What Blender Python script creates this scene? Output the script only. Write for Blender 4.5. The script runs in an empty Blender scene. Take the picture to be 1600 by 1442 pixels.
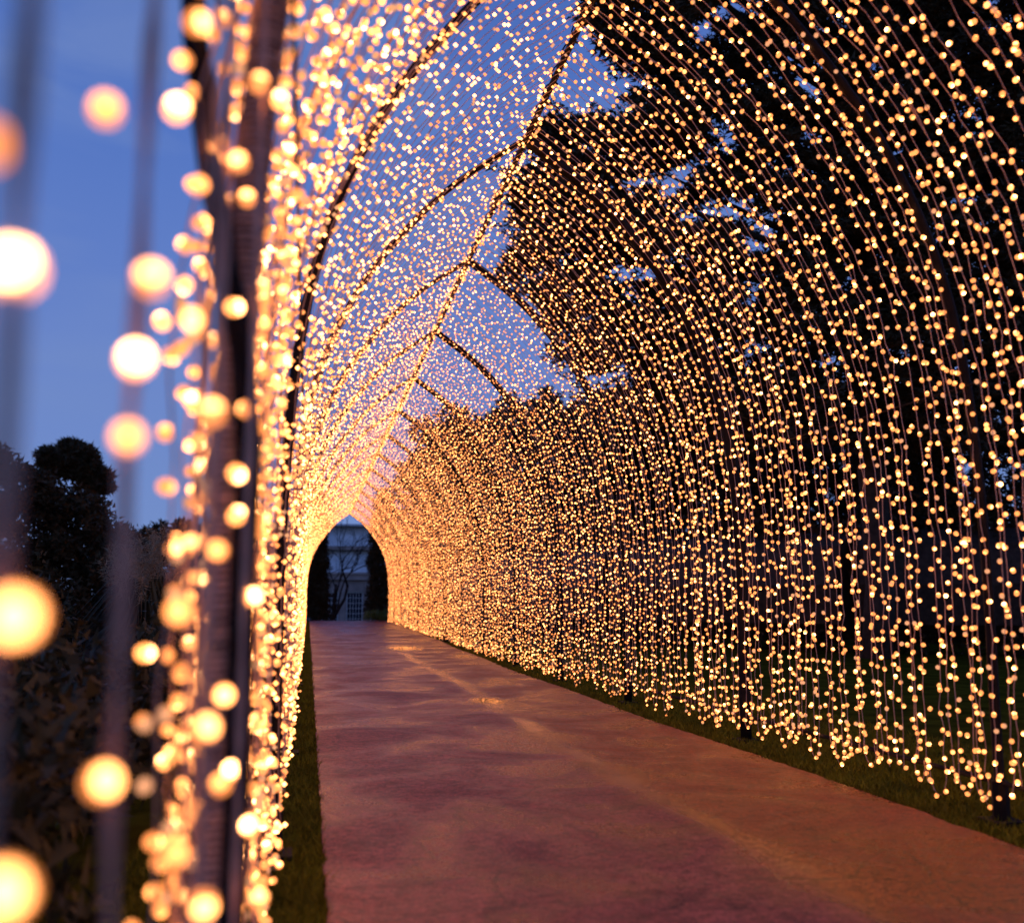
import bpy, bmesh, math, random
import numpy as np
from mathutils import Vector, noise

random.seed(11)
rng = np.random.default_rng(11)
sc = bpy.context.scene
col = sc.collection

# ------------------------------------------------------------------ camera
F_PX = 1600.0
TH = math.atan(217 / F_PX)
PS = math.atan(0.199375 * math.cos(TH))
CAM_H = 1.16
FWD = Vector((math.sin(PS) * math.cos(TH), math.cos(PS) * math.cos(TH), math.sin(TH)))
RIGHT = Vector((math.cos(PS), -math.sin(PS), 0))
UP = RIGHT.cross(FWD)
CAM = Vector((0, 0, CAM_H))
cd = bpy.data.cameras.new('camera')
cam = bpy.data.objects.new('camera', cd)
col.objects.link(cam)
cam.location = CAM
cam.rotation_euler = FWD.to_track_quat('-Z', 'Y').to_euler()
cd.sensor_width = 36
cd.lens = 36
cd.clip_start = 0.02
cd.clip_end = 2000
cd.dof.use_dof = True
cd.dof.focus_distance = 10.0
cd.dof.aperture_fstop = 1.45
cd.dof.aperture_blades = 9
sc.camera = cam

# ------------------------------------------------------------------ sky
w = bpy.data.worlds.new('World')
sc.world = w
w.use_nodes = True
nt = w.node_tree
nt.nodes.clear()
N, L = nt.nodes, nt.links
out = N.new('ShaderNodeOutputWorld')
bg = N.new('ShaderNodeBackground')
sky = N.new('ShaderNodeTexSky')
sky.sky_type = 'NISHITA'
sky.sun_disc = False
sky.sun_elevation = math.radians(4.0)
sky.sun_rotation = math.radians(200)
sky.air_density = 1.0
sky.dust_density = 0.3
sky.ozone_density = 6.0
tc = N.new('ShaderNodeTexCoord')
sep = N.new('ShaderNodeSeparateXYZ')
L.new(tc.outputs['Generated'], sep.inputs[0])
ramp = N.new('ShaderNodeValToRGB')               # dusk colours from the horizon up
e = ramp.color_ramp.elements
e[0].position = 0.0; e[0].color = (0.20, 0.30, 0.62, 1)
e[1].position = 0.75; e[1].color = (0.045, 0.105, 0.40, 1)
k = e.new(0.22); k.color = (0.155, 0.250, 0.62, 1)
k = e.new(0.42); k.color = (0.098, 0.195, 0.575, 1)
L.new(sep.outputs['Z'], ramp.inputs[0])
mp = N.new('ShaderNodeMapping')
mp.inputs['Scale'].default_value = (1.2, 1.2, 4.0)
L.new(tc.outputs['Generated'], mp.inputs[0])
nz = N.new('ShaderNodeTexNoise')
nz.inputs['Scale'].default_value = 3.0
nz.inputs['Distortion'].default_value = 0.5
nz.inputs['Detail'].default_value = 6
L.new(mp.outputs[0], nz.inputs['Vector'])
cr = N.new('ShaderNodeMapRange')
cr.inputs[1].default_value = 0.44; cr.inputs[2].default_value = 0.68
cr.inputs[3].default_value = 0.0; cr.inputs[4].default_value = 0.62
L.new(nz.outputs[0], cr.inputs[0])
cl = N.new('ShaderNodeMixRGB')
cl.inputs[2].default_value = (0.18, 0.275, 0.60, 1)
L.new(cr.outputs[0], cl.inputs[0]); L.new(ramp.outputs[0], cl.inputs[1])
sc_n = N.new('ShaderNodeMixRGB'); sc_n.blend_type = 'MULTIPLY'; sc_n.inputs[0].default_value = 1
sc_n.inputs[2].default_value = (0.012, 0.012, 0.012, 1)
L.new(sky.outputs[0], sc_n.inputs[1])
ad = N.new('ShaderNodeMixRGB'); ad.blend_type = 'ADD'; ad.inputs[0].default_value = 1
L.new(cl.outputs[0], ad.inputs[1]); L.new(sc_n.outputs[0], ad.inputs[2])
L.new(ad.outputs[0], bg.inputs[0])
bg.inputs[1].default_value = 0.9
L.new(bg.outputs[0], out.inputs[0])

sc.view_settings.view_transform = 'Standard'
sc.view_settings.look = 'None'
sc.view_settings.exposure = 0.0
sc.view_settings.gamma = 1.0
sc.view_settings.use_curve_mapping = False
sc.render.engine = 'CYCLES'
sc.cycles.use_denoising = True
sc.cycles.denoising_prefilter = 'ACCURATE'
sc.cycles.denoising_input_passes = 'RGB_ALBEDO_NORMAL'
sc.cycles.max_bounces = 5
sc.cycles.diffuse_bounces = 2
sc.cycles.glossy_bounces = 3
sc.cycles.sample_clamp_indirect = 6.0

# ------------------------------------------------------------------ helpers
def at_px(px, py, Y):
    """World point seen at photo pixel (px, py) on the plane y = Y."""
    d = FWD + RIGHT * ((px - 800) / F_PX) + UP * ((721 - py) / F_PX)
    return CAM + d * (Y / d.y)

def tag(o, label=None, cat=None, group=None, kind=None):
    if label: o['label'] = label
    if cat: o['category'] = cat
    if group: o['group'] = group
    if kind: o['kind'] = kind
    return o

def empty(name, loc):
    o = bpy.data.objects.new(name, None)
    o.empty_display_size = 0.2
    col.objects.link(o)
    o.location = loc
    return o

def link(name, me, parent=None, loc=None):
    o = bpy.data.objects.new(name, me)
    col.objects.link(o)
    if loc is not None: o.location = loc
    if parent: o.parent = parent
    return o

def mesh_np(name, V, T, mats, midx=None, smooth=False):
    """Fast mesh from numpy vertices and faces (all of one size)."""
    V = np.asarray(V, dtype=np.float32).reshape(-1, 3)
    T = np.asarray(T, dtype=np.int32)
    k = T.shape[1]
    me = bpy.data.meshes.new(name)
    me.vertices.add(len(V)); me.vertices.foreach_set('co', V.ravel())
    me.loops.add(T.size); me.loops.foreach_set('vertex_index', T.ravel())
    me.polygons.add(len(T))
    me.polygons.foreach_set('loop_start', np.arange(0, T.size, k, dtype=np.int32))
    for m in mats: me.materials.append(m)
    if midx is not None: me.polygons.foreach_set('material_index', np.asarray(midx, dtype=np.int32))
    me.polygons.foreach_set('use_smooth', np.full(len(T), smooth, dtype=bool))
    me.update(calc_edges=True)
    return me

class MB:
    def __init__(s): s.v, s.f = [], []
    def quad(s, a, b, c, d):
        n = len(s.v); s.v += [tuple(a), tuple(b), tuple(c), tuple(d)]; s.f.append((n, n+1, n+2, n+3))
    def box(s, x0, x1, y0, y1, z0, z1):
        n = len(s.v)
        s.v += [(x0,y0,z0),(x1,y0,z0),(x1,y1,z0),(x0,y1,z0),(x0,y0,z1),(x1,y0,z1),(x1,y1,z1),(x0,y1,z1)]
        s.f += [(n+i for i in q) for q in ((0,3,2,1),(4,5,6,7),(0,1,5,4),(1,2,6,5),(2,3,7,6),(3,0,4,7))]
        s.f[-6:] = [tuple(q) for q in s.f[-6:]]
    def tube(s, pts, rad, k=6):
        pts = [Vector(p) for p in pts]
        if not hasattr(rad, '__len__'): rad = [rad] * len(pts)
        base = len(s.v); ref = None
        for i, p in enumerate(pts):
            t = (pts[min(i+1, len(pts)-1)] - pts[max(i-1, 0)]).normalized()
            if ref is None:
                ref = Vector((0, 0, 1)) if abs(t.z) < .9 else Vector((1, 0, 0))
            a = (ref - t * ref.dot(t)).normalized(); ref = a
            b = t.cross(a)
            for j in range(k):
                g = 2 * math.pi * j / k
                s.v.append(tuple(p + (a * math.cos(g) + b * math.sin(g)) * rad[i]))
        for i in range(len(pts) - 1):
            for j in range(k):
                n0 = base + i*k + j; n1 = base + i*k + (j+1) % k
                s.f.append((n0, n1, n1 + k, n0 + k))
        s.f.append(tuple(base + j for j in range(k))[::-1])
        s.f.append(tuple(base + (len(pts)-1)*k + j for j in range(k)))
    def build(s, name, mat, parent=None, smooth=False, loc=None):
        me = bpy.data.meshes.new(name)
        me.from_pydata(s.v, [], s.f)
        me.materials.append(mat)
        if smooth: me.polygons.foreach_set('use_smooth', np.ones(len(me.polygons), dtype=bool))
        me.update()
        return link(name, me, parent, loc)

def mat(name, color, rough=0.7, var=0.25, scale=4.0, bump=0.0, spec=0.4, detail=6, col2=None, metallic=0):
    m = bpy.data.materials.new(name); m.use_nodes = True
    t = m.node_tree; b = t.nodes['Principled BSDF']
    b.inputs['Roughness'].default_value = rough
    b.inputs['Specular IOR Level'].default_value = spec
    b.inputs['Metallic'].default_value = metallic
    co = t.nodes.new('ShaderNodeTexCoord')
    n = t.nodes.new('ShaderNodeTexNoise')
    n.inputs['Scale'].default_value = scale; n.inputs['Detail'].default_value = detail
    t.links.new(co.outputs['Object'], n.inputs['Vector'])
    r = t.nodes.new('ShaderNodeValToRGB')
    c2 = col2 or tuple(min(1, c * (1 + var)) for c in color)
    r.color_ramp.elements[0].position = .3; r.color_ramp.elements[1].position = .7
    r.color_ramp.elements[0].color = (*[c * (1 - var) for c in color], 1)
    r.color_ramp.elements[1].color = (*c2, 1)
    t.links.new(n.outputs[0], r.inputs[0]); t.links.new(r.outputs[0], b.inputs['Base Color'])
    if bump:
        bp = t.nodes.new('ShaderNodeBump'); bp.inputs['Strength'].default_value = bump
        bp.inputs['Distance'].default_value = .02
        t.links.new(n.outputs[0], bp.inputs['Height']); t.links.new(bp.outputs[0], b.inputs['Normal'])
    return m

def glow(name, color, s):
    m = bpy.data.materials.new(name); m.use_nodes = True
    t = m.node_tree; t.nodes.clear()
    o = t.nodes.new('ShaderNodeOutputMaterial'); em = t.nodes.new('ShaderNodeEmission')
    em.inputs[0].default_value = (*color, 1); em.inputs[1].default_value = s
    t.links.new(em.outputs[0], o.inputs[0])
    return m

EM = 5.0
BULB = [glow('warm_bulb', (1.0, 0.315, 0.080), EM),
        glow('bright_bulb', (1.0, 0.35, 0.100), EM * 1.9),
        glow('dim_bulb', (1.0, 0.29, 0.076), EM * 0.41),
        glow('faint_bulb', (1.0, 0.42, 0.20), EM * 0.20),
        glow('hot_bulb_tip', (1.0, 0.43, 0.15), EM * 3.6)]
PROB = {-1: [.34, .22, .28, .16], 1: [.30, .14, .42, .14]}
M_CABLE = mat('clear_cable', (0.60, 0.37, 0.28), .3, .15, 30)
M_STEEL = mat('dark_painted_steel', (0.010, 0.007, 0.006), .7, .35, 12, .15, .15)
M_GRASS = mat('lawn_turf', (0.055, 0.055, 0.006), 1, .45, 3, .5, 0)
M_BLADE = mat('grass_blade', (0.13, 0.125, 0.006), .7, .4, 2, 0, .1)
M_SOIL = mat('bed_soil', (0.035, 0.022, 0.014), .95, .4, 6, .5, .08)
M_PINE = mat('pine_needles', (0.060, 0.044, 0.020), .7, .4, 1.5, 0, .15)
M_YEW = mat('yew_leaves', (0.055, 0.040, 0.018), .7, .4, 1.5, 0, .15)
M_LEAF = mat('shrub_leaves', (0.045, 0.042, 0.016), .6, .5, 2.5, 0, .2)
M_BUSH = mat('box_leaves', (0.10, 0.13, 0.015), .5, .4, 2.5)
M_BARK = mat('bark', (0.045, 0.030, 0.022), .85, .4, 9, .5)
M_PLUME = mat('dry_plume', (0.26, 0.21, 0.12), .7, .3, 4)
M_STONE = mat('ashlar_stone', (0.42, 0.31, 0.27), .8, .25, 1.2, .2)
M_WHITE = mat('white_glazing_bar', (0.8, 0.8, 0.8), .5, .15, 6)
M_PANE = mat('dark_window_glass', (0.012, 0.012, 0.016), .25, .3, 1, 0, .3)
M_GLASS = mat('house_glass', (0.85, 0.88, 0.9), .12, .3, .7, 0, 1.0)

# ------------------------------------------------------------------ ground
def sm(a, b, x):
    t = min(1, max(0, (x - a) / (b - a))); return t * t * (3 - 2 * t)

def gz(x, y):
    z = 0.22 * sm(14, 46, y)
    z -= 2.0 * sm(48, 74, y)
    return z

PLX, PRX0, PRX1 = 0.10, 3.31, 3.50
def path_edges(y):
    return (PLX + .012 * noise.noise((9, y * 5, 0)) + .01 * noise.noise((7, y * 17, 0)),
            PRX0 + (PRX1 - PRX0) * sm(8, 36, y) + 0.025 * math.sin(y * .9 + 2) + .03 * noise.noise((0, y * 3.3, 0)) + .02 * noise.noise((5, y * 11, 0)))

ys = list(np.arange(-6, 90, 1.0)) + [95, 105, 120, 150, 200, 300, 500, 900]
ys = [-400, -150, -60, -25, -12] + ys
xs = [-900, -400, -200, -100, -60, -40, -28, -20, -15, -11, -8, -6, -4, -3, -2, -1, 0, 1, 2, 3, 4, 5, 6, 8, 10, 13, 17, 22, 30, 45, 70, 120, 200, 400, 900]
V = [(x, y, gz(x, y)) for y in ys for x in xs]
nx = len(xs)
T = [(j*nx+i, j*nx+i+1, (j+1)*nx+i+1, (j+1)*nx+i) for j in range(len(ys)-1) for i in range(nx-1)]
tag(link('ground', mesh_np('ground', V, T, [M_GRASS], smooth=True)), 'dark evening lawn on both sides of the light tunnel', kind='structure')

# path: fine grid with shallow dips and a longitudinal seam
SEAM = 2.07
def seam_x(y): return SEAM + .05 * math.sin(y * .55) + .02 * math.sin(y * 2.7 + .6)
def path_z(x, y):
    z = gz(x, y) + 0.016
    z += (.0022 * noise.noise((x * .9, y * .45, 0)) + .0012 * noise.noise((x * 3, y * 2.2, 5))) * (1 - .6 * sm(8, 24, y))
    z -= .004 * math.exp(-((x - seam_x(y)) / .10) ** 2)
    return z
def gpx(px, py, z=0.0):
    d = FWD + RIGHT * ((px - 800) / F_PX) + UP * ((721 - py) / F_PX)
    return CAM + d * ((z - CAM_H) / d.z)
PUD = [(gpx(765, 1097), .19, .40), (gpx(632, 1009, .12), .34, .9)]
def wetness(x, y):
    """standing water (over .6) and the damp low seam (up to .5)"""
    n_ = noise.noise((x * 7, y * 3.5, 2)) * .5 + noise.noise((x * 19, y * 9, 7)) * .4
    v = 0
    for p_, a_, b_ in PUD:
        if abs(y - p_.y) < 3 * b_ and abs(x - p_.x) < 3 * a_:
            q = math.hypot((x - p_.x) / a_, (y - p_.y) / b_)
            v = max(v, min(1, 1.6 - q + n_))
    sx = (x - seam_x(y)) / (.13 + .05 * noise.noise((3, y * .7, 1)))
    v = max(v, .66 * (1 - sm(18, 34, y)) * math.exp(-sx * sx) * min(1.15, max(.35, .85 + .7 * noise.noise((1, y * .9, 4)))) + .16 * n_)
    return min(1, max(0, v))
m = bpy.data.materials.new('wet_tarmac'); m.use_nodes = True
t = m.node_tree; b = t.nodes['Principled BSDF']
def nd(kind, **kw):
    n = t.nodes.new(kind)
    for k_, v_ in kw.items(): n.inputs[k_].default_value = v_
    return n
def mrange(src, a, b_, c, d):
    r = nd('ShaderNodeMapRange'); r.inputs[1].default_value = a; r.inputs[2].default_value = b_
    r.inputs[3].default_value = c; r.inputs[4].default_value = d
    t.links.new(src, r.inputs[0]); return r.outputs[0]
def mth(op, a, b_):
    r = t.nodes.new('ShaderNodeMath'); r.operation = op
    for i, v in enumerate((a, b_)):
        if isinstance(v, (int, float)): r.inputs[i].default_value = v
        else: t.links.new(v, r.inputs[i])
    return r.outputs[0]
co = t.nodes.new('ShaderNodeTexCoord')
n1 = nd('ShaderNodeTexNoise', Scale=1.7, Detail=9, Roughness=.68)
n2 = nd('ShaderNodeTexNoise', Scale=55, Detail=5, Roughness=.7)
n3 = nd('ShaderNodeTexNoise', Scale=.9, Detail=7, Roughness=.62, Distortion=.6)
n4 = nd('ShaderNodeTexVoronoi', Scale=140)
for n in (n1, n2, n3, n4): t.links.new(co.outputs['Object'], n.inputs['Vector'])
r1 = t.nodes.new('ShaderNodeValToRGB')
r1.color_ramp.elements[0].position = .3; r1.color_ramp.elements[0].color = (.150, .040, .031, 1)
r1.color_ramp.elements[1].position = .72; r1.color_ramp.elements[1].color = (.30, .084, .066, 1)
t.links.new(n1.outputs[0], r1.inputs[0])
sx_ = t.nodes.new('ShaderNodeSeparateXYZ'); t.links.new(co.outputs['Object'], sx_.inputs[0])
# strip right of the seam: browner, smoother surfacing with amber bulb light in its colour
strip = mrange(sx_.outputs['X'], SEAM - .03, SEAM + .06, 0, 1)
m1 = t.nodes.new('ShaderNodeMixRGB'); m1.inputs[2].default_value = (.25, .058, .009, 1)
t.links.new(mth('MULTIPLY', strip, .75), m1.inputs[0]); t.links.new(r1.outputs[0], m1.inputs[1])
mx = t.nodes.new('ShaderNodeMixRGB'); mx.blend_type = 'OVERLAY'; mx.inputs[0].default_value = .75
t.links.new(m1.outputs[0], mx.inputs[1]); t.links.new(n2.outputs[0], mx.inputs[2])
wet = t.nodes.new('ShaderNodeAttribute'); wet.attribute_name = 'wet'
dk = t.nodes.new('ShaderNodeMixRGB'); dk.blend_type = 'MULTIPLY'; dk.inputs[2].default_value = (.9, .8, .6, 1)
n5 = nd('ShaderNodeTexNoise', Scale=95, Detail=3, Roughness=.8); t.links.new(co.outputs['Object'], n5.inputs['Vector'])
n6 = nd('ShaderNodeTexNoise', Scale=3.4, Detail=11, Roughness=.75, Distortion=.8); t.links.new(co.outputs['Object'], n6.inputs['Vector'])
spk = t.nodes.new('ShaderNodeMixRGB'); spk.blend_type = 'MULTIPLY'; spk.inputs[0].default_value = 1
t.links.new(mx.outputs[0], spk.inputs[1])
n7 = nd('ShaderNodeTexNoise', Scale=26, Detail=6, Roughness=.75); t.links.new(co.outputs['Object'], n7.inputs['Vector'])
grain = mth('MULTIPLY', mrange(n5.outputs[0], .38, .62, .45, 1.55), mrange(n6.outputs[0], .35, .47, .42, 1.0))
grain = mth('MULTIPLY', grain, mrange(n7.outputs[0], .38, .62, .45, 1.55))
wv_ = t.nodes.new('ShaderNodeMixRGB'); wv_.blend_type = 'ADD'; wv_.inputs[0].default_value = .22
t.links.new(co.outputs['Object'], wv_.inputs[1]); t.links.new(n1.outputs['Color'], wv_.inputs[2])
ck = nd('ShaderNodeTexVoronoi', Scale=1.3); ck.feature = 'DISTANCE_TO_EDGE'; t.links.new(wv_.outputs[0], ck.inputs['Vector'])
crk = mth('MAXIMUM', mrange(ck.outputs['Distance'], .002, .012, .30, 1.0), mrange(n3.outputs[0], .46, .52, 0, 1))
grain = mth('MULTIPLY', grain, crk)
t.links.new(grain, spk.inputs[2])
t.links.new(wet.outputs['Fac'], dk.inputs[0]); t.links.new(spk.outputs[0], dk.inputs[1])
t.links.new(dk.outputs[0], b.inputs['Base Color'])
wc = mrange(wet.outputs['Fac'], .62, .85, 0, 1)
damp = mrange(wet.outputs['Fac'], .05, .62, 0, 1)
rg0 = mth('ADD', mth('SUBTRACT', mrange(n3.outputs[0], .40, .60, .24, .56), mth('MULTIPLY', strip, .05)), mrange(n2.outputs[0], .3, .7, -.10, .10))
mixd = nd('ShaderNodeMix'); mixd.inputs[3].default_value = .17
t.links.new(damp, mixd.inputs[0]); t.links.new(rg0, mixd.inputs[2])
rg = mixd.outputs[0]
mixr = nd('ShaderNodeMix'); mixr.inputs[3].default_value = .03
t.links.new(wc, mixr.inputs[0]); t.links.new(rg, mixr.inputs[2])
t.links.new(mixr.outputs[0], b.inputs['Roughness'])
bp = nd('ShaderNodeBump', Distance=.004)
t.links.new(mrange(wc, 0, 1, .9, .012), bp.inputs['Strength'])
t.links.new(mth('ADD', n2.outputs[0], mth('MULTIPLY', n4.outputs['Distance'], .6)), bp.inputs['Height']); t.links.new(bp.outputs[0], b.inputs['Normal'])
b.inputs['Specular IOR Level'].default_value = .36
t.links.new(mth('MULTIPLY', mth('MULTIPLY', mrange(mth('MULTIPLY', damp, mrange(n7.outputs[0], .34, .62, .35, 1.25)), .38, .80, 0, .75), mrange(n1.outputs[0], .42, .60, .12, 1)), mrange(n5.outputs[0], .36, .58, .3, 1)), b.inputs['Coat Weight'])   # film of water on the damp seam
b.inputs['Coat Roughness'].default_value = .10
b.inputs['Coat IOR'].default_value = 1.6
t.links.new(bp.outputs[0], b.inputs['Coat Normal'])
M_PATH = m
yv = list(np.arange(-3, 16, .05)) + list(np.arange(16, 30, .12)) + list(np.arange(30, 62, .4))
V, W = [], []
frac = [0, 0, .004] + [i / 90 for i in range(1, 90)] + [.996, 1, 1]
NXP = len(frac)
for y in yv:
    l, r = path_edges(y)
    for i, f_ in enumerate(frac):
        x = l + (r - l) * f_
        wv = 0
        if i in (0, NXP - 1): z = gz(x, y) - .02
        else:
            z = path_z(x, y)
            wv = wetness(x, y)
        V.append((x, y, z)); W.append(wv)
T = [(j*NXP+i, j*NXP+i+1, (j+1)*NXP+i+1, (j+1)*NXP+i) for j in range(len(yv)-1) for i in range(NXP-1)]
pme = mesh_np('path', V, T, [M_PATH], smooth=True)
pme.attributes.new('wet', 'FLOAT', 'POINT').data.foreach_set('value', np.array(W, dtype=np.float32))
tag(link('path', pme), 'wet reddish tarmac path running through the light tunnel', kind='structure')

# side path beyond the left wall
M_SIDE = mat('wet_side_paving', (.10, .075, .085), .18, .3, 3, .15)
V, T = [], []
yv2 = list(np.arange(-4, 46, .5))
for y in yv2:
    for x in (-2.42, -1.62): V.append((x + .03 * math.sin(y), y, gz(x, y) + .012))
T = [(2*j, 2*j+1, 2*j+3, 2*j+2) for j in range(len(yv2)-1)]
tag(link('side_path', mesh_np('side_path', V, T, [M_SIDE], smooth=True)), 'narrow wet side path outside the left wall of lights', kind='structure')
# planting bed left of it
V, T = [], []
for y in yv2:
    for x in (-9.0, -2.46): V.append((x + .05 * math.sin(y * 1.7), y, gz(x, y) + .02))
T = [(2*j, 2*j+1, 2*j+3, 2*j+2) for j in range(len(yv2)-1)]
tag(link('planting_bed', mesh_np('planting_bed', V, T, [M_SOIL], smooth=True)), 'dark soil bed under the shrubs on the left', kind='structure')

# ------------------------------------------------------------------ tunnel profile
XC, HW, ZTOP = 1.735, 1.835, 5.05
prof = [(0, 1), (.36, .9), (.68, .76), (.875, .62), (.965, .48), (1, .3), (1, .12), (1, 0)]
P = []
for i in range(len(prof) - 1):
    p0 = np.array(prof[max(i-1, 0)]); p1 = np.array(prof[i]); p2 = np.array(prof[i+1]); p3 = np.array(prof[min(i+2, len(prof)-1)])
    for q in np.linspace(0, 1, 24, endpoint=False):
        P.append(.5 * ((2*p1) + (-p0+p2)*q + (2*p0-5*p1+4*p2-p3)*q*q + (-p0+3*p1-3*p2+p3)*q**3))
P.append(np.array(prof[-1])); P = np.array(P, dtype=float)
PX, PZ = P[:, 0] * HW, P[:, 1] * ZTOP
ARC = np.concatenate([[0], np.cumsum(np.hypot(np.diff(PX), np.diff(PZ)))])
def prof_at(s): return np.interp(s, ARC, PX), np.interp(s, ARC, PZ)
Y0, DY, NRIB = 1.75, 3.22, 15
YEND = Y0 + DY * (NRIB - 1)

# ------------------------------------------------------------------ frame
fr = tag(empty('light_tunnel_frame', (XC, Y0, 0)), 'dark steel frame of pointed arches that carries the curtain of lights', 'tunnel frame')
def rel(pts, o): return [(p[0] - o.location.x, p[1] - o.location.y, p[2] - o.location.z) for p in pts]
for k_ in range(NRIB):
    y = Y0 + DY * k_
    mb = MB()
    for sgn in (-1, 1):
        pts = []
        for s in np.linspace(0, ARC[-1], 34):
            x, z = prof_at(s)
            pts.append((XC + sgn * (x + .03), y, max(z + .02, gz(0, y) - .05)))
        mb.tube(rel(pts, fr), (.048 if sgn > 0 and k_ > 1 else .027) if k_ else .022, 8)
    rb = mb.build('arch_rib', M_STEEL, fr, True)
    for sgn in (-1, 1):
        mf = MB()
        x0 = XC + sgn * (HW + .03)
        g = gz(0, y)
        mf.box(x0 - .09 - XC, x0 + .09 - XC, y - .09 - Y0, y + .09 - Y0, g - .02, g + .025)
        mf.tube(rel([(x0, y, g + .02), (x0, y, g + .22)], fr), .045, 8)
        mf.build('base_foot', M_STEEL, rb)
mb = MB(); mb.tube(rel([(XC, y, ZTOP + .03) for y in np.arange(Y0 - 1.6, YEND + .1, 1.6)], fr), .026, 8)
mb.build('ridge_pole', M_STEEL, fr, True)
for sgn in (-1, 1):
    mb = MB(); mb.tube(rel([(XC + sgn * (HW + .03), y, .21) for y in (Y0 - 1.3, Y0 + 12, Y0 + 24, YEND)], fr), .014, 6)
    mb.build('ground_rail', M_STEEL, fr, True)
    mb = MB(); mb.tube(rel([(XC + sgn * (prof_at(3.35)[0] + .015), y, prof_at(3.35)[1] + .02 * math.sin(y)) for y in np.arange(Y0, YEND, .8)], fr), .005, 5)
    mb.build('side_wire', M_STEEL, fr, True)

# ------------------------------------------------------------------ light strings
ico = bpy.data.meshes.new('bulb'); bmq = bmesh.new()
bmesh.ops.create_icosphere(bmq, subdivisions=2, radius=.0128)
for v in bmq.verts: v.co.z *= 1.12
for f in bmq.faces: f.smooth = True
bmq.to_mesh(ico); bmq.free()
# each lamp has a hot lens tip and a frosted body that glows less
BM = []
for tip_, body_ in ((1, 2), (4, 0), (0, 2), (2, 3)):
    c = ico.copy(); c.materials.append(BULB[body_]); c.materials.append(BULB[tip_])
    for p_ in c.polygons: p_.material_index = 1 if p_.center.z > .0060 else 0
    BM.append(c)
OV = np.array([(1,0,0),(-1,0,0),(0,1,0),(0,-1,0),(0,0,1),(0,0,-1)], dtype=float) * .0132
OF = np.array([(0,2,4),(2,1,4),(1,3,4),(3,0,4),(2,0,5),(1,2,5),(3,1,5),(0,3,5)])
def bulb_mesh(name, pts, mi):
    pts = np.asarray(pts); n = len(pts)
    V = (pts[:, None, :] + OV[None]).reshape(-1, 3)
    T = (np.arange(n)[:, None, None] * 6 + OF[None]).reshape(-1, 3)
    return mesh_np(name, V, T, BULB, np.repeat(mi, 8), True)

def sag(y):
    f_ = ((y - Y0) / DY) % 1.0
    return math.sin(math.pi * f_)

def string_geo(sgn, y):
    """Points of one cable and of its bulbs, world space."""
    sbot = ARC[-1] - .19 + random.uniform(-.07, .07) - .02 * random.random()
    if y > 38: sbot += .06
    n = 46
    s = np.linspace(.0, sbot, n)
    x, z = prof_at(s)
    roof = np.clip(1 - s / 3.0, 0, 1)
    dn = sag(y) * .07 * np.sin(np.pi * np.clip(s / 3.2, 0, 1))
    x = x - dn * .6; z = z - dn * .7
    ph = random.uniform(0, 6.3)
    wy = .010 * np.sin(s * 2.3 + ph) + rng.normal(0, .008, n)
    wx = rng.normal(0, .006, n)
    drift = random.uniform(-.05, .05) * np.clip(s / sbot, 0, 1)
    C = np.stack([XC + sgn * (x + wx), y + wy + drift, z], 1)
    C[0] = (XC, y, ZTOP)
    nb = int(sbot / .083)
    sb = np.linspace(.06, sbot, nb) + rng.normal(0, .018, nb)
    bx = np.interp(sb, s, C[:, 0]) + rng.normal(0, .010, nb)
    by = np.interp(sb, s, C[:, 1]) + rng.normal(0, .020, nb)
    bz = np.interp(sb, s, C[:, 2]) + rng.normal(0, .008, nb)
    Bp = np.stack([bx, by, bz], 1)
    if random.random() < .45 and sgn > 0:              # loose tail that curls up at the bottom
        e_ = C[-1]; lp = random.uniform(.05, .08); sg_ = random.choice((-1, 1))
        tail = [e_ + np.array([0, sg_ * lp * (1 - math.cos(a)), -lp * math.sin(a) * 1.6]) for a in np.linspace(.3, 3.6, 8)]
        C = np.vstack([C, tail])
        Bp = np.vstack([Bp, [np.array(q) + rng.normal(0, .008, 3) for q in tail[1::2]]])
    mi = rng.choice([0, 1, 2, 3], len(Bp), p=PROB[sgn])
    return C, Bp, mi

def cable_np(C, r=.0026):
    """three sided tube with numpy"""
    n = len(C)
    t_ = np.gradient(C, axis=0); t_ /= np.linalg.norm(t_, axis=1)[:, None] + 1e-9
    a = np.cross(t_, np.array([0, 1, 0.01])); a /= np.linalg.norm(a, axis=1)[:, None] + 1e-9
    b_ = np.cross(t_, a)
    V = np.concatenate([C[:, None] + r * (a[:, None] * math.cos(g) + b_[:, None] * math.sin(g)) for g in (0, 2.094, 4.189)], 1).reshape(-1, 3)
    V = np.stack([C + r * (a * math.cos(g) + b_ * math.sin(g)) for g in (0, 2.094, 4.189)], 1).reshape(-1, 3)
    T = [(3*i+j, 3*i+(j+1) % 3, 3*i+3+(j+1) % 3, 3*i+3+j) for i in range(n-1) for j in range(3)]
    return V, np.array(T)

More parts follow.
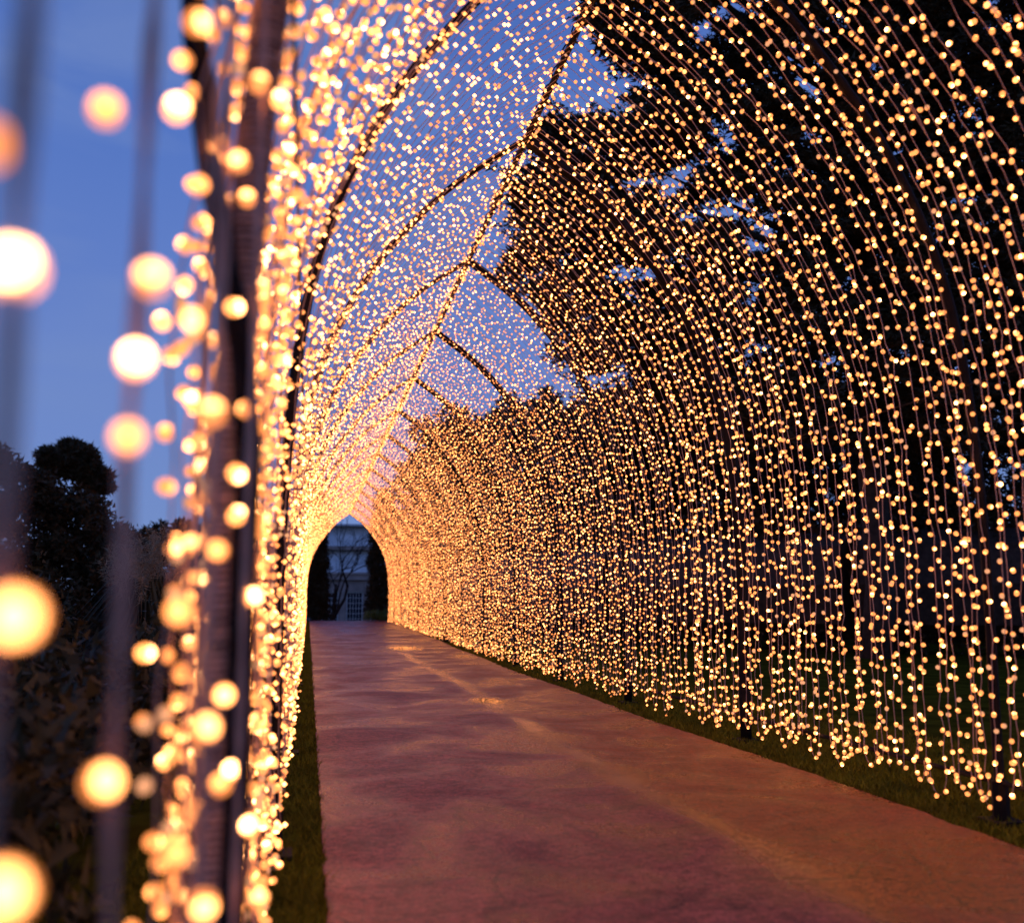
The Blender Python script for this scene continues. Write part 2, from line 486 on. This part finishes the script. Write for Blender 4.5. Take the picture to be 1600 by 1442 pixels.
def add_string(sgn, y, C, Bp, mi, single, label, group, thick=False):
    root = tag(empty('light_string', (XC, y, ZTOP)), label, 'light string', group)
    o = np.array([XC, y, ZTOP])
    Vc, Tc = cable_np(C - o)
    if thick:                                           # twin flex, two conductors twisted together
        cc = np.arange(len(C))
        tw_ = np.stack([np.cos(cc * 1.9), np.sin(cc * 1.9), 0 * cc], 1) * .004
        Va, Ta = cable_np(C - o + tw_, .0042); Vb, Tb = cable_np(C - o - tw_, .0042)
        Vc, Tc = np.vstack([Va, Vb]), np.vstack([Ta, Tb + len(Va)])
    link('cable', mesh_np('cable', Vc, Tc, [M_CABLE], smooth=True), root)
    if single:
        for p, q in zip(Bp, mi):
            bo = link('bulb', BM[q], root, tuple(p - o))
            if thick:                                   # lamps here were pinned facing the path
                bo.rotation_euler = (math.radians(70 + random.gauss(0, 25)), random.gauss(0, .3), math.radians(random.gauss(20, 30)))
            else:
                bo.rotation_euler = (random.uniform(0, 3.14), 0, random.uniform(0, 6.28))
    else:
        tag(link('bulb_chain', bulb_mesh('bulb_chain', Bp - o, mi), root), kind='stuff')

SP = .115
_o = ['first', 'second', 'third', 'fourth', 'fifth', 'sixth', 'seventh', 'eighth', 'ninth', 'tenth', 'eleventh', 'twelfth', 'thirteenth', 'fourteenth',
      'fifteenth', 'sixteenth', 'seventeenth', 'eighteenth', 'nineteenth']
ORD = list(_o)
for t1_, t2_ in (('twenty', 'twentieth'), ('thirty', 'thirtieth'), ('forty', 'fortieth'), ('fifty', 'fiftieth')):
    ORD += [t2_] + [t1_ + '-' + q for q in _o[:9]]
NEAR_LBL = ['string of bulbs at the left edge with the largest bright yellow and white discs',
            'blurred string on the left, well clear of the dark supply cables',
            'blurred string on the left, with orange discs left of the supply cables',
            'blurred string on the left, crossing in front of the supply cables',
            'blurred string on the left, its white discs beside the nearest arch post']
GR_L, GR_R = 'light strings on the left wall', 'light strings on the right wall'

# nearest left strings: bulbs that the photograph shows as large soft discs
near = {0.56: [(22, 420, 1), (25, 962, 0), (8, 1392, 0), (-25, 225, 3)],
        0.86: [(165, 172, 2), (237, 437, 0), (212, 562, 1), (160, 1222, 0), (200, 683, 2)],
        1.12: [(306, 500, 0), (332, 645, 0), (320, 1137, 0), (318, 1412, 0), (280, 955, 2), (268, 1335, 2)],
        1.40: [(285, 95, 2), (310, 290, 2), (350, 1085, 0), (405, 130, 0), (340, 860, 2), (373, 253, 0), (345, 1225, 2)],
        1.62: [(366, 480, 1), (370, 740, 1), (370, 805, 1), (361, 1203, 1), (386, 310, 0), (394, 932, 1), (390, 1290, 1), (385, 640, 0), (404, 1405, 0), (437, 157, 1)]}
lefts = []
for yn, pl in near.items():
    pts = [at_px(px, py, yn + random.uniform(-.015, .015)) for px, py, q in pl]
    C, Bp, mi = string_geo(-1, yn)
    zs = [p.z for p in pts]
    keep = (Bp[:, 2] > max(zs) + .2) | (Bp[:, 2] < min(zs) - .2)
    Bp = np.vstack([Bp[keep], np.array([tuple(p) for p in pts])])
    mi = np.concatenate([mi[keep], np.array([q for _, _, q in pl])])
    mx_ = float(np.mean([p.x for p in pts]))
    f_ = np.clip((2.9 - C[:, 2]) / .8, 0, 1)
    C[:, 0] = C[:, 0] * (1 - f_) + mx_ * f_
    Bp[:len(keep[keep]), 0] -= .06 * (Bp[:len(keep[keep]), 2] < 2.6)
    lefts.append((yn, C, Bp, mi))
yk = 1.70
while len(lefts) < 470:
    yy = yk + random.uniform(-.03, .03)
    if yy > YEND: break
    C, Bp, mi = string_geo(-1, yy)
    bil = .12 * (1 - sm(2.8, 6.5, yy)) * random.uniform(.1, 1.25)      # the curtain hangs loose and bellies outward near the entrance
    C[:, 0] -= bil * np.clip(C[:, 2] * 2 - .2, 0, 1) * np.clip((3.6 - C[:, 2]) / 1.2, 0, 1)
    Bp[:, 0] -= bil * np.clip(Bp[:, 2] * 2 - .2, 0, 1) * np.clip((3.6 - Bp[:, 2]) / 1.2, 0, 1)
    Bp[:, 0] += rng.normal(0, .014, len(Bp))
    lefts.append((yy, C, Bp, mi)); yk += SP * (.42 if yy < 2.8 else .62 if yy < 5 else 1)
rights = []
yk = 2.7
while yk < YEND:
    yy = yk + random.uniform(-.05, .05)
    C, Bp, mi = string_geo(1, yy)
    rights.append((yy, C, Bp, mi)); yk += .086 if yk < 12 else .10
NL = NR = 150
restV, restT, restB, restM, off = [], [], [], [], 0
for lst, sgn, n_ind, lim, lb, gr in ((lefts, -1, NL, 4.2, 'left', GR_L), (rights, 1, NR, 9.6, 'right', GR_R)):
    lastbay, cnt = -9, 0
    for i, (y, C, Bp, mi) in enumerate(lst):
        if i < n_ind:
            bay = max(0, int((y - Y0) // DY))
            if bay != lastbay: lastbay, cnt = bay, 0
            if sgn < 0 and i < len(near): lab = NEAR_LBL[i]
            elif sgn > 0 and y < Y0 + DY: lab = '%s light string in front of the nearest post on the right wall' % ORD[cnt]
            elif y < lim + 6: lab = '%s light string beyond the %s arch post of the %s wall' % (ORD[cnt], ORD[bay if sgn < 0 else bay - 1], lb)
            else: lab = 'one of the close-packed light strings in the %s bay of the %s wall' % (ORD[bay], lb)
            cnt += 1
            add_string(sgn, y, C, Bp, mi, y < lim, lab, gr, sgn < 0 and i < len(near))
        else:
            Vc, Tc = cable_np(C[::2]); restV.append(Vc); restT.append(Tc + off); off += len(Vc)
            restB.append(Bp); restM.append(mi)
rest = tag(empty('distant_light_strings', (XC, 20, ZTOP)), 'mass of distant light strings where the tunnel walls run together', 'light curtain', kind='stuff')
o3 = np.array([XC, 20, ZTOP])
tag(link('cable_mass', mesh_np('cable_mass', np.vstack(restV) - o3, np.vstack(restT), [M_CABLE], smooth=True), rest), kind='stuff')
tag(link('bulb_mass', bulb_mesh('bulb_mass', np.vstack(restB) - o3, np.concatenate(restM)), rest), kind='stuff')

# ridge garland: cable with bulbs wound round the ridge pole
gl = tag(empty('ridge_garland', (XC, Y0, ZTOP)), 'thick garland of bulbs wound along the ridge of the light tunnel', 'garland')
tt = np.arange(Y0 - 1.4, YEND, .035)
C = np.stack([XC + .04 * np.cos(tt * 21), tt, ZTOP + .03 + .04 * np.sin(tt * 21)], 1) - np.array([XC, Y0, ZTOP])
Vc, Tc = cable_np(C, .007)
link('cable', mesh_np('cable', Vc, Tc, [M_STEEL], smooth=True), gl)
nb = int((YEND - Y0 + 1.4) * 44)
yb = rng.uniform(Y0 - 1.4, YEND, nb); an = rng.uniform(0, 6.28, nb)
Bp = np.stack([.055 * np.cos(an), yb - Y0, .03 + .055 * np.sin(an)], 1)
tag(link('bulb_chain', bulb_mesh('bulb_chain', Bp, rng.choice([0, 1, 2], nb, p=[.6, .1, .3])), gl), kind='stuff')

# feeder cable bundle on the left wall beside the first arch
wr = tag(empty('wrapped_cable', (XC - HW - .03, Y0, 0)), 'pale supply cable wound tightly round the nearest arch post on the left', 'cable')
wp = []
for i in range(2750):
    z = .10 + i * .0012 + .006 * noise.noise((i * .05, 0, 0)); a_ = i * .62 + .8 * noise.noise((0, i * .03, 0))
    xx = XC - np.interp(z, PZ[::-1], PX[::-1]) - .03
    rw = .029 + .005 * noise.noise((i * .013, 4, 0)) + .003 * noise.noise((i * .09, 8, 0))
    wp.append((xx - wr.location.x + rw * math.cos(a_), rw * math.sin(a_), z))
Vc, Tc = cable_np(np.array(wp), .0055)
link('cable', mesh_np('cable', Vc, Tc, [M_CABLE], smooth=True), wr)
fcl = [at_px(px, py, 1.72) for px, py in ((300, -60), (306, 60), (318, 180), (334, 300), (352, 400), (370, 500), (383, 600), (388, 700))]
fcb = Vector((fcl[-1].x, 1.72, 0.02))
fc = tag(empty('feeder_cable', fcb), 'bundle of dark supply cables leaning out from the nearest arch on the left wall', 'cable')
top_ = fcl[0]
fcl = [Vector((top_.x * .4, 1.70, 4.0)), Vector((top_.x * .9, 1.71, 3.2))] + fcl + [Vector((fcl[-1].x, 1.72, z)) for z in (1.2, .9, .5, .02)]
for q in range(5):
    mb = MB()
    mb.tube([p - fcb + Vector((.014 * math.cos(q * 1.26 + i * .7), .014 * math.sin(q * 1.26 + i * .7), 0)) for i, p in enumerate(fcl)], .0085, 6)
    mb.build('cable_strand', M_STEEL, fc, True)

# ------------------------------------------------------------------ foliage
def leaf_tris(centers, radii, n_each, ln, wd, flat=0.0):
    C = np.repeat(np.asarray(centers), n_each, axis=0); R = np.repeat(np.asarray(radii), n_each, axis=0)
    n = len(C)
    d = rng.normal(size=(n, 3)); d /= np.linalg.norm(d, axis=1)[:, None]
    rad = rng.uniform(0.25, 1.12, n) ** .6
    p = C + d * R * rad[:, None]
    u = rng.normal(size=(n, 3)) + d * .9; u[:, 2] *= (1 - flat); u /= np.linalg.norm(u, axis=1)[:, None]
    v = np.cross(u, rng.normal(size=(n, 3))); v /= np.linalg.norm(v, axis=1)[:, None]
    l_ = ln * rng.uniform(.6, 1.4, n)[:, None]; w_ = wd * rng.uniform(.6, 1.4, n)[:, None]
    V = np.stack([p - v * w_ * .5, p + v * w_ * .5, p + u * l_], 1).reshape(-1, 3)
    return V, np.arange(3 * n).reshape(-1, 3)

def inside(poly, x, y):
    r = False; j = len(poly) - 1
    for i in range(len(poly)):
        xi, yi = poly[i]; xj, yj = poly[j]
        if (yi > y) != (yj > y) and x < (xj - xi) * (y - yi) / (yj - yi) + xi: r = not r
        j = i
    return r

def outline_tree(name, label, cat, poly, Y, trunk_px, depth, pad_px, n, leaf, wd, n_each, leafmat, holes=(), flat=.3, group=None, limbs=10, tr=.22, zflat=.55, rim=False):
    """Tree whose crown fills the outline seen in the photograph, at its own distance, with real depth."""
    base = at_px(trunk_px, 938, Y); base.z = gz(base.x, base.y)
    root = tag(empty(name, base), label, cat, group)
    x0 = min(p[0] for p in poly); x1 = max(p[0] for p in poly); y0 = min(p[1] for p in poly); y1 = max(p[1] for p in poly)
    cs, rs = [], []
    ppm = F_PX / Y
    ar = abs(sum(poly[i-1][0] * poly[i][1] - poly[i][0] * poly[i-1][1] for i in range(len(poly)))) / 2
    n = int(n * ar / (3.14 * pad_px * pad_px * zflat))
    guard = 0
    while len(cs) < n and guard < n * 60:
        guard += 1
        x, y = random.uniform(x0, x1), random.uniform(y0, y1)
        if not inside(poly, x, y): continue
        r = pad_px * random.uniform(.55, 1.25)
        if any(abs(x - h[0]) < h[2] + r * .6 and abs(y - h[1]) < h[3] + r * .35 for h in holes): continue
        c = at_px(x, y, Y + random.uniform(-depth, depth))
        if c.z < gz(c.x, c.y) + .2: continue
        cs.append(tuple(c - base)); rs.append((r / ppm, r / ppm, r / ppm * zflat))
    V, T = leaf_tris(cs, rs, n_each, leaf, wd, flat)
    if rim:                                            # thin outer sprays break up the edge
        c2, r2 = [], []
        for i in range(len(poly)):
            (xa_, ya_), (xb_, yb2) = poly[i - 1], poly[i]
            for q in range(int(math.hypot(xb_ - xa_, yb2 - ya_) / 7)):
                f = random.random()
                c = at_px(xa_ + (xb_ - xa_) * f + random.gauss(0, 16), ya_ + (yb2 - ya_) * f + random.gauss(0, 13), Y + random.uniform(-depth, depth))
                c2.append(tuple(c - base)); rr_ = random.uniform(5, 15) / ppm; r2.append((rr_ * 1.7, rr_, rr_ * .5))
        for h in holes:                                # twigs and sprays that cross the gaps
            for q in range(int(3 + h[2] * h[3] / 45)):
                c = at_px(h[0] + random.uniform(-1.3, 1.3) * h[2], h[1] + random.choice((-1, 1)) * random.triangular(.2, 2.6, 1.9) * h[3], Y + random.uniform(-depth, depth))
                c2.append(tuple(c - base)); rr_ = random.uniform(4, 11) / ppm; r2.append((rr_ * 1.7, rr_, rr_ * .5))
        V2, T2 = leaf_tris(c2, r2, 34, leaf * .7, wd * .7, .6)
        V, T = np.vstack([V, V2]), np.vstack([T, T2 + len(V)])
    link('crown', mesh_np('crown', V, T, [leafmat]), root)
    top = max(c[2] for c in cs)
    mb = MB()
    tp = [(.12 * math.sin(z), .1 * math.cos(z * .8), z) for z in np.linspace(-.2, top * .92, 12)]
    mb.tube(tp, list(np.linspace(tr, tr * .2, 12)), 9)
    mb.build('trunk', M_BARK, root, True)
    ids = random.sample(range(len(cs)), min(limbs, len(cs)))
    if limbs:
        for i in ids:
            c = Vector(cs[i]); z0 = max(top * .2, c.z * random.uniform(.7, .92))
            a = Vector((0, 0, min(z0, top * .9))); mid = a.lerp(c, .5) + Vector((0, 0, random.uniform(-.1, .25)))
            mb = MB(); mb.tube([a, a.lerp(mid, .5), mid, mid.lerp(c, .5), c], [tr * .38, tr * .3, tr * .22, tr * .14, .015], 6)
            mb.build('limb', M_BARK, root, True)
    return root

pine_poly = [(915, -160), (915, 0), (950, 60), (985, 110), (1010, 175), (950, 190), (850, 195), (838, 235), (885, 262), (806, 268), (800, 325), (845, 360),
             (795, 425), (862, 480), (885, 560), (965, 590), (905, 625), (1000, 660), (1750, 720), (1760, -200)]
holes = [(1115, 330, 48, 12), (1175, 462, 10, 22), (1330, 420, 10, 14), (1250, 120, 8, 24), (1160, 15, 26, 12), (1100, 45, 14, 14), (1010, 285, 22, 6),
         (1190, 352, 14, 20), (990, 425, 34, 9), (970, 600, 30, 12), (1290, 45, 10, 10), (1125, 200, 10, 8)]
outline_tree('pine_tree', 'tall dark pine with layered jagged branches rising behind the right wall', 'tree', pine_poly, 19, 1370, 2.2, 32, 5.6,
             .17, .06, 190, M_PINE, holes, .5, limbs=40, tr=.32, rim=True)
GB = 'trees behind the right wall'
backs = [((600, 760), 655, 640, 60, 'small rounded evergreen nearest the tunnel end behind the right wall'),
         ((700, 880), 632, 630, 52, 'broad dark evergreen left of the tall pine, its top level with the tunnel ridge lights'),
         ((830, 1010), 618, 630, 44, 'dark evergreen directly under the lowest left branches of the tall pine'),
         ((960, 1200), 590, 640, 36, 'dense evergreen below the middle of the tall pine'),
         ((1150, 1430), 600, 650, 30, 'dense evergreen below the right half of the tall pine'),
         ((1010, 1210), 640, 660, 38, 'dark evergreen far behind, filling the gap under the left of the tall pine'),
         ((1190, 1440), 640, 660, 37, 'dark evergreen far behind, filling the gap beside the trunk of the tall pine'),
         ((1380, 1750), 600, 650, 26, 'dark evergreen at the right edge behind the nearest strings')]
for (xa, xb), t0, t1, Y, lb in backs:
    xa = max(xa - 40, 620); xb += 45
    xm = (xa + xb) / 2
    poly = [(xa, 990), (xa, t1 + 25), (xa + (xm - xa) * .35, t0 + 12), (xm - 15, t0 - 6), (xm + 20, t0 + 6), (xb - (xb - xm) * .4, t0 + 8), (xb, t1 + 10), (xb, 990)]
    outline_tree('evergreen_tree', lb, 'tree', poly, Y, xm, 1.6, 24, 4.5, 11.0 / F_PX * Y, 5.5 / F_PX * Y, 110, M_YEW, limbs=0, tr=.2, zflat=.9)

# left of the tunnel
outline_tree('yew_tree', 'big dark rounded tree cut off by the left edge of the picture', 'tree',
             [(-260, 1010), (-260, 670), (-120, 660), (-10, 698), (34, 718), (72, 754), (130, 772), (170, 796), (204, 838), (210, 1000)], 27, -60, 1.6, 20, 6, .16, .08, 90, M_YEW, limbs=0, zflat=.9)
outline_tree('pine_tree', 'distant pine with two rounded crowns showing above the dark tree on the left', 'tree',
             [(60, 712), (74, 702), (84, 706), (98, 692), (126, 691), (146, 706), (152, 728), (172, 742), (174, 764), (150, 774), (132, 754), (110, 742), (70, 738)], 40, 118, 1.2, 9, 9, .22, .07, 70, M_PINE, limbs=12, tr=.16)
outline_tree('hedge_trees', 'low far row of dark trees along the horizon left of the tunnel', 'trees',
             [(150, 960), (150, 832), (215, 830), (262, 818), (292, 810), (300, 822), (330, 822), (400, 818), (470, 830), (480, 960)], 62, 320, 1.5, 13, 5, .30, .15, 50, M_YEW, limbs=0, zflat=.9)

# pampas grass
def pampas(px, Y, h, n, label):
    base = at_px(px, 938, Y); base.z = gz(base.x, base.y)
    root = tag(empty('pampas_grass', base), label, 'grass clump', 'pampas clumps left of the tunnel')
    mb = MB(); pl = []; pr = []
    for i in range(n):
        a = random.uniform(0, 6.28); sp = random.uniform(.1, .55); hh = h * random.uniform(.75, 1.02)
        tip = Vector((math.cos(a) * sp, math.sin(a) * sp, hh))
        mb.tube([(0, 0, 0), tip * .5 + Vector((0, 0, hh * .12)), tip], [.008, .006, .003], 4)
        for q in range(5): pl.append(tuple(tip + Vector((math.cos(a) * .03 * q, math.sin(a) * .03 * q, .07 * q - .28)))); pr.append((.045, .045, .08))
    mb.build('stem', M_PLUME, root)
    V, T = leaf_tris(pl, pr, 26, .09, .012); link('plume', mesh_np('plume', V, T, [M_PLUME]), root)
    mb = MB()
    for i in range(260):
        a = random.uniform(0, 6.28); r_ = random.uniform(.5, 1.0); hh = random.uniform(.5, 1.0) * h * .75
        c_, s_ = math.cos(a), math.sin(a); wv = .012
        p0 = Vector((c_ * .08, s_ * .08, 0)); p1 = Vector((c_ * r_ * .4, s_ * r_ * .4, hh)); p2 = Vector((c_ * r_, s_ * r_, hh * .55)); sd = Vector((-s_, c_, 0)) * wv
        mb.quad(p0 - sd, p0 + sd, p1 + sd, p1 - sd); mb.quad(p1 - sd, p1 + sd, p2 + sd * .3, p2 - sd * .3)
    mb.build('leaves', M_LEAF, root)
pampas(225, 13, 1.95, 26, 'pale feathery pampas clump beside the dark tree on the left')
pampas(270, 14.5, 2.05, 26, 'pale feathery pampas clump nearer the left wall of lights')
pampas(330, 16.5, 2.05, 22, 'pale feathery pampas clump half hidden by the left wall of lights')

def shrub(X, Y, r, h, label, m_=None):
    g = gz(X, Y)
    root = tag(empty('shrub', (X, Y, g)), label, 'shrub', 'shrubs left of the side path')
    cs = [(random.uniform(-r, r) * .8, random.uniform(-r, r) * .8, random.uniform(.25, .95) * h) for _ in range(26)]
    V, T = leaf_tris(cs, [(r * .4, r * .4, h * .22)] * 26, 85, .085, .04)
    link('crown', mesh_np('crown', V, T, [m_ or M_LEAF]), root)
    mb = MB()
    for c in cs[:9]: mb.tube([(0, 0, 0), (c[0] * .4, c[1] * .4, c[2] * .55), c], [.015, .011, .005], 5)
    mb.build('stem', M_BARK, root, True)
for X, Y, r, h, lb in ((-1.02, 3.3, .42, .80, 'nearest leafy shrub at the foot of the left wall of lights'),
                       (-1.30, 4.5, .46, .95, 'second leafy shrub along the foot of the left wall'),
                       (-1.12, 5.6, .44, .85, 'third leafy shrub along the foot of the left wall'),
                       (-1.25, 7.0, .46, .95, 'fourth leafy shrub along the foot of the left wall'),
                       (-1.05, 8.6, .46, .90, 'fifth leafy shrub along the foot of the left wall'),
                       (-1.15, 10.6, .5, 1.0, 'leafy shrub at the foot of the left wall nearest the pampas clumps'),
                       (-3.0, 9.4, .70, 1.25, 'rounded shrub across the side path at the left edge'),
                       (-3.0, 11.0, .70, 1.3, 'rounded shrub across the side path in front of the pampas clumps'),
                       (-3.9, 12.4, .9, 1.7, 'wide dark shrub left of the pampas clumps'),
                       (-5.2, 15.0, 1.2, 2.1, 'wide dark shrub under the big dark tree on the left'),
                       (-3.3, 13.0, .8, 1.35, 'dark shrub at the base of the pampas clumps')):
    shrub(X, Y, r, h, lb)

# clipped hedge along the far side of the right lawn
hp = [(6.0, 43), (6.6, 34), (8.4, 26), (12.0, 21), (17.5, 18), (26, 16)]
root = tag(empty('clipped_hedge', (8.4, 26, 0)), 'long dark hedge closing off the lawn behind the right wall of lights', 'hedge')
cs = []; core = MB()
for (xa, ya), (xb, yb_) in zip(hp[:-1], hp[1:]):
    dd = math.hypot(xb - xa, yb_ - ya)
    nxv, nyv = -(yb_ - ya) / dd, (xb - xa) / dd
    for i in range(int(dd * 26)):
        q = random.random(); o_ = random.uniform(-.5, .5)
        x, y = xa + (xb - xa) * q + nxv * o_, ya + (yb_ - ya) * q + nyv * o_
        cs.append((x - 8.4, y - 26, random.uniform(.05, 3.3 + .25 * math.sin(x * 2)) + gz(x, y)))
    core.tube([(xa - 8.4, ya - 26, 1.5), (xb - 8.4, yb_ - 26, 1.5)], 1.2, 8)
V, T = leaf_tris(cs, [(.35, .35, .3)] * len(cs), 60, .16, .08)
link('hedge_foliage', mesh_np('hedge_foliage', V, T, [M_YEW]), root)
core.build('hedge_branches', M_BARK, root)

# grass blades along the path edges
def grass(xr, yr, n, hgt, label):
    x = rng.uniform(*xr, n); y = yr[0] + (yr[1] - yr[0]) * rng.uniform(0, 1, n) ** 1.7
    ok = np.array([(a < path_edges(c)[0] + .01 - .04 * abs(noise.noise((3, c * 6, 0))) or a > path_edges(c)[1] + .02 + .10 * noise.noise((0, c * 2.3, 4)) + .05 * noise.noise((0, c * 9, 8))) for a, c in zip(x, y)])
    x, y = x[ok], y[ok]; n = len(x)
    z = np.array([gz(a, c) for a, c in zip(x, y)])
    a = rng.uniform(0, 6.28, n); h = hgt * rng.uniform(.5, 1.4, n); wv = .004 + .004 * y / 20
    lx, ly = rng.normal(0, .5, n) * h, rng.normal(0, .5, n) * h
    V = np.stack([np.stack([x - np.cos(a) * wv, y - np.sin(a) * wv, z], 1), np.stack([x + np.cos(a) * wv, y + np.sin(a) * wv, z], 1), np.stack([x + lx, y + ly, z + h], 1)], 1).reshape(-1, 3)
    tag(link('grass', mesh_np('grass', V, np.arange(3 * n).reshape(-1, 3), [M_BLADE])), label, 'grass', kind='stuff')
grass((3.25, 5.2), (3.5, 26), 60000, .045, 'short grass verge between the path and the right wall of lights')
grass((-.75, .14), (.9, 26), 36000, .04, 'narrow grass verge at the foot of the left wall of lights')

# ------------------------------------------------------------------ beyond the tunnel
def yew_column(px, Y, r, h, label):
    base = at_px(px, 938, Y); base.z = gz(base.x, base.y)
    root = tag(empty('yew_column', base), label, 'tree', 'columnar yews at the tunnel end')
    cs, rs = [], []
    for i in range(190):
        z = random.uniform(.1, 1) * h; f_ = r * (1 - .55 * (z / h) ** 2.2); a = random.uniform(0, 6.28)
        q = f_ * math.sqrt(random.uniform(.15, 1))
        cs.append((math.cos(a) * q, math.sin(a) * q, z)); rs.append((.22, .22, .4))
    V, T = leaf_tris(cs, rs, 80, .22, .08)
    link('crown', mesh_np('crown', V, T, [M_YEW]), root)
    mb = MB(); mb.tube([(0, 0, -.1), (0, 0, h * .8)], [.14, .04], 8); mb.build('trunk', M_BARK, root, True)
yew_column(494, 56, .62, 5.6, 'dark upright yew column left of the far tunnel opening')
yew_column(597, 54, .80, 6.6, 'dark upright yew column right of the far tunnel opening')

bb = at_px(594, 938, 50.5); bb.z = gz(0, 50.5)
root = tag(empty('box_bush', bb), 'low rounded yellow green bush at the right end of the path', 'bush')
cs = [(random.uniform(-.6, .6), random.uniform(-.5, .5), random.uniform(.1, .42)) for _ in range(30)]
V, T = leaf_tris(cs, [(.25, .25, .16)] * 30, 90, .07, .04); link('crown', mesh_np('crown', V, T, [M_BUSH]), root)
mb = MB()
for c in cs[:6]: mb.tube([(0, 0, 0), c], [.02, .008], 5)
mb.build('stem', M_BARK, root)

# bare tree
bt = at_px(507, 938, 60); bt.z = gz(0, 60)
root = tag(empty('bare_tree', bt), 'leafless leaning tree in front of the glasshouse at the end of the path', 'tree')
tw = MB()
def grow(mbx, p, d, ln, r, lev):
    pts = [p]; dd = d.copy()
    for i in range(4):
        dd = (dd + Vector((random.gauss(0, .16), random.gauss(0, .16), random.gauss(.05, .12)))).normalized()
        pts.append(pts[-1] + dd * ln / 4)
    mbx.tube(pts, list(np.linspace(r, r * .6, 5)), 5)
    if lev == 0: return
    for q in range(3 if lev > 1 else 4):
        i = random.choice((2, 3, 4)); nd_ = (dd + Vector((random.gauss(0, .6), random.gauss(0, .5), random.gauss(.1, .4)))).normalized()
        grow(tw, pts[i], nd_, ln * random.uniform(.6, .8), r * .52, lev - 1)
tk = MB()
for tx, ty, tz in ((.75, 0, .75), (.15, .1, 1), (.45, -.2, .9)):
    grow(tk, Vector((0, 0, 0)), Vector((tx, ty, tz)).normalized(), 3.0, .12, 4)
tk.build('trunk', M_BARK, root, True); tw.build('branches', M_BARK, root, True)

# glasshouse
YB = 84.0
c0 = at_px(545, 938, YB)
GBZ = gz(0, YB)
bd = tag(empty('glasshouse', (c0.x, YB, GBZ)), 'old glasshouse with stone lower storey and tall glazed upper storeys seen through the tunnel end', 'building')
def zpx(py): return at_px(545, py, YB).z - GBZ
z_c, z_b, z_t = zpx(906), zpx(859), zpx(818)
W2 = 9.2
win_x = [-7.6 + 1.95 * i + .27 for i in range(8)]
ww, wt, wb = .66, zpx(924), .55
mb = MB()                               # stone wall built round the openings
edges = [-W2] + [q for x in win_x for q in (x - ww, x + ww)] + [W2]
for i in range(0, len(edges), 2): mb.box(edges[i], edges[i+1], 0, .5, 0, z_c - .003)
for x in win_x:
    mb.box(x - ww, x + ww, .0, .5, 0, wb); mb.box(x - ww, x + ww, 0, .5, wt, z_c - .003)
mb.build('stone_wall', M_STONE, bd)
for i, x in enumerate(win_x):
    f_ = MB()
    for a, c in ((x - ww, x - ww + .08), (x + ww - .08, x + ww)): f_.box(a, c, .12, .24, wb, wt)
    f_.box(x - ww + .08, x + ww - .08, .12, .24, wt - .1, wt); f_.box(x - ww + .08, x + ww - .08, .12, .24, wb, wb + .1)
    win = f_.build('window', M_WHITE, bd)
    g = MB(); g.box(x - ww + .08, x + ww - .08, .2, .215, wb + .1, wt - .1); g.build('pane', M_PANE, win)
    g = MB()
    for q in range(1, 5): xx = x - ww + .08 + (2 * ww - .16) * q / 5; g.box(xx - .015, xx + .015, .15, .19, wb + .1, wt - .1)
    for q in range(1, 7): zz = wb + .1 + (wt - wb - .2) * q / 7; g.box(x - ww + .08, x + ww - .08, .152, .188, zz - .015, zz + .015)
    g.build('glazing_bars', M_WHITE, win)
    s_ = MB(); s_.box(x - ww - .08, x + ww + .08, -.1, -.002, wb - .14, wb - .01); s_.build('sill', M_STONE, win)
    if i < 7:
        pi = MB(); pi.box(x + ww + .12, x + ww + .53, -.14, -.003, 0, z_c - .1); pi.build('pilaster', M_STONE, bd)
mb = MB(); mb.box(-W2 - .15, W2 + .15, -.3, .6, z_c, z_c + .42); mb.box(-W2 - .25, W2 + .25, -.42, .6, z_c + .423, z_c + .6); mb.build('cornice', M_STONE, bd)
def glazed(z0, z1, y, name, lean):
    def slab(mb_, x0, x1, za, zb, ya, yb):          # box whose top leans back
        oa, ob = (za - z0) * lean, (zb - z0) * lean
        n = len(mb_.v)
        mb_.v += [(x0, ya + oa, za), (x1, ya + oa, za), (x1, yb + oa, za), (x0, yb + oa, za), (x0, ya + ob, zb), (x1, ya + ob, zb), (x1, yb + ob, zb), (x0, yb + ob, zb)]
        mb_.f += [tuple(n + i for i in q) for q in ((0,3,2,1),(4,5,6,7),(0,1,5,4),(1,2,6,5),(2,3,7,6),(3,0,4,7))]
    g = MB(); slab(g, -W2, W2, z0, z1, y + .05, y + .08); slab(g, -W2, W2, z0, z1, y + 6, y + 6.03); gp = g.build(name, M_GLASS, bd)
    b_ = MB(); nb_ = 46
    for q in range(nb_ + 1):
        x = -W2 + 2 * W2 * q / nb_; r_ = .05 if q % 4 == 0 else .022
        slab(b_, x - r_, x + r_, z0, z1, y - .02, y + .046)
    for zz in np.arange(z0 + .5, z1, .55): slab(b_, -W2, W2, zz - .02, zz + .02, y - .004, y + .044)
    b_.build('glazing_bars', M_WHITE, gp)
glazed(z_c + .603, z_b, .15, 'glass_wall', .26)
mb = MB(); mb.box(-W2 - .1, W2 + .1, -.05, 6.6, z_b + .002, z_b + .3); mb.build('gallery_band', M_STONE, bd)
glazed(z_b + .303, z_t - .15, .75, 'glass_clerestory', .30)
mb = MB(); mb.box(-W2 - .1, W2 + .1, .3, 7, z_t - .147, z_t); mb.build('roof_ridge', M_WHITE, bd)
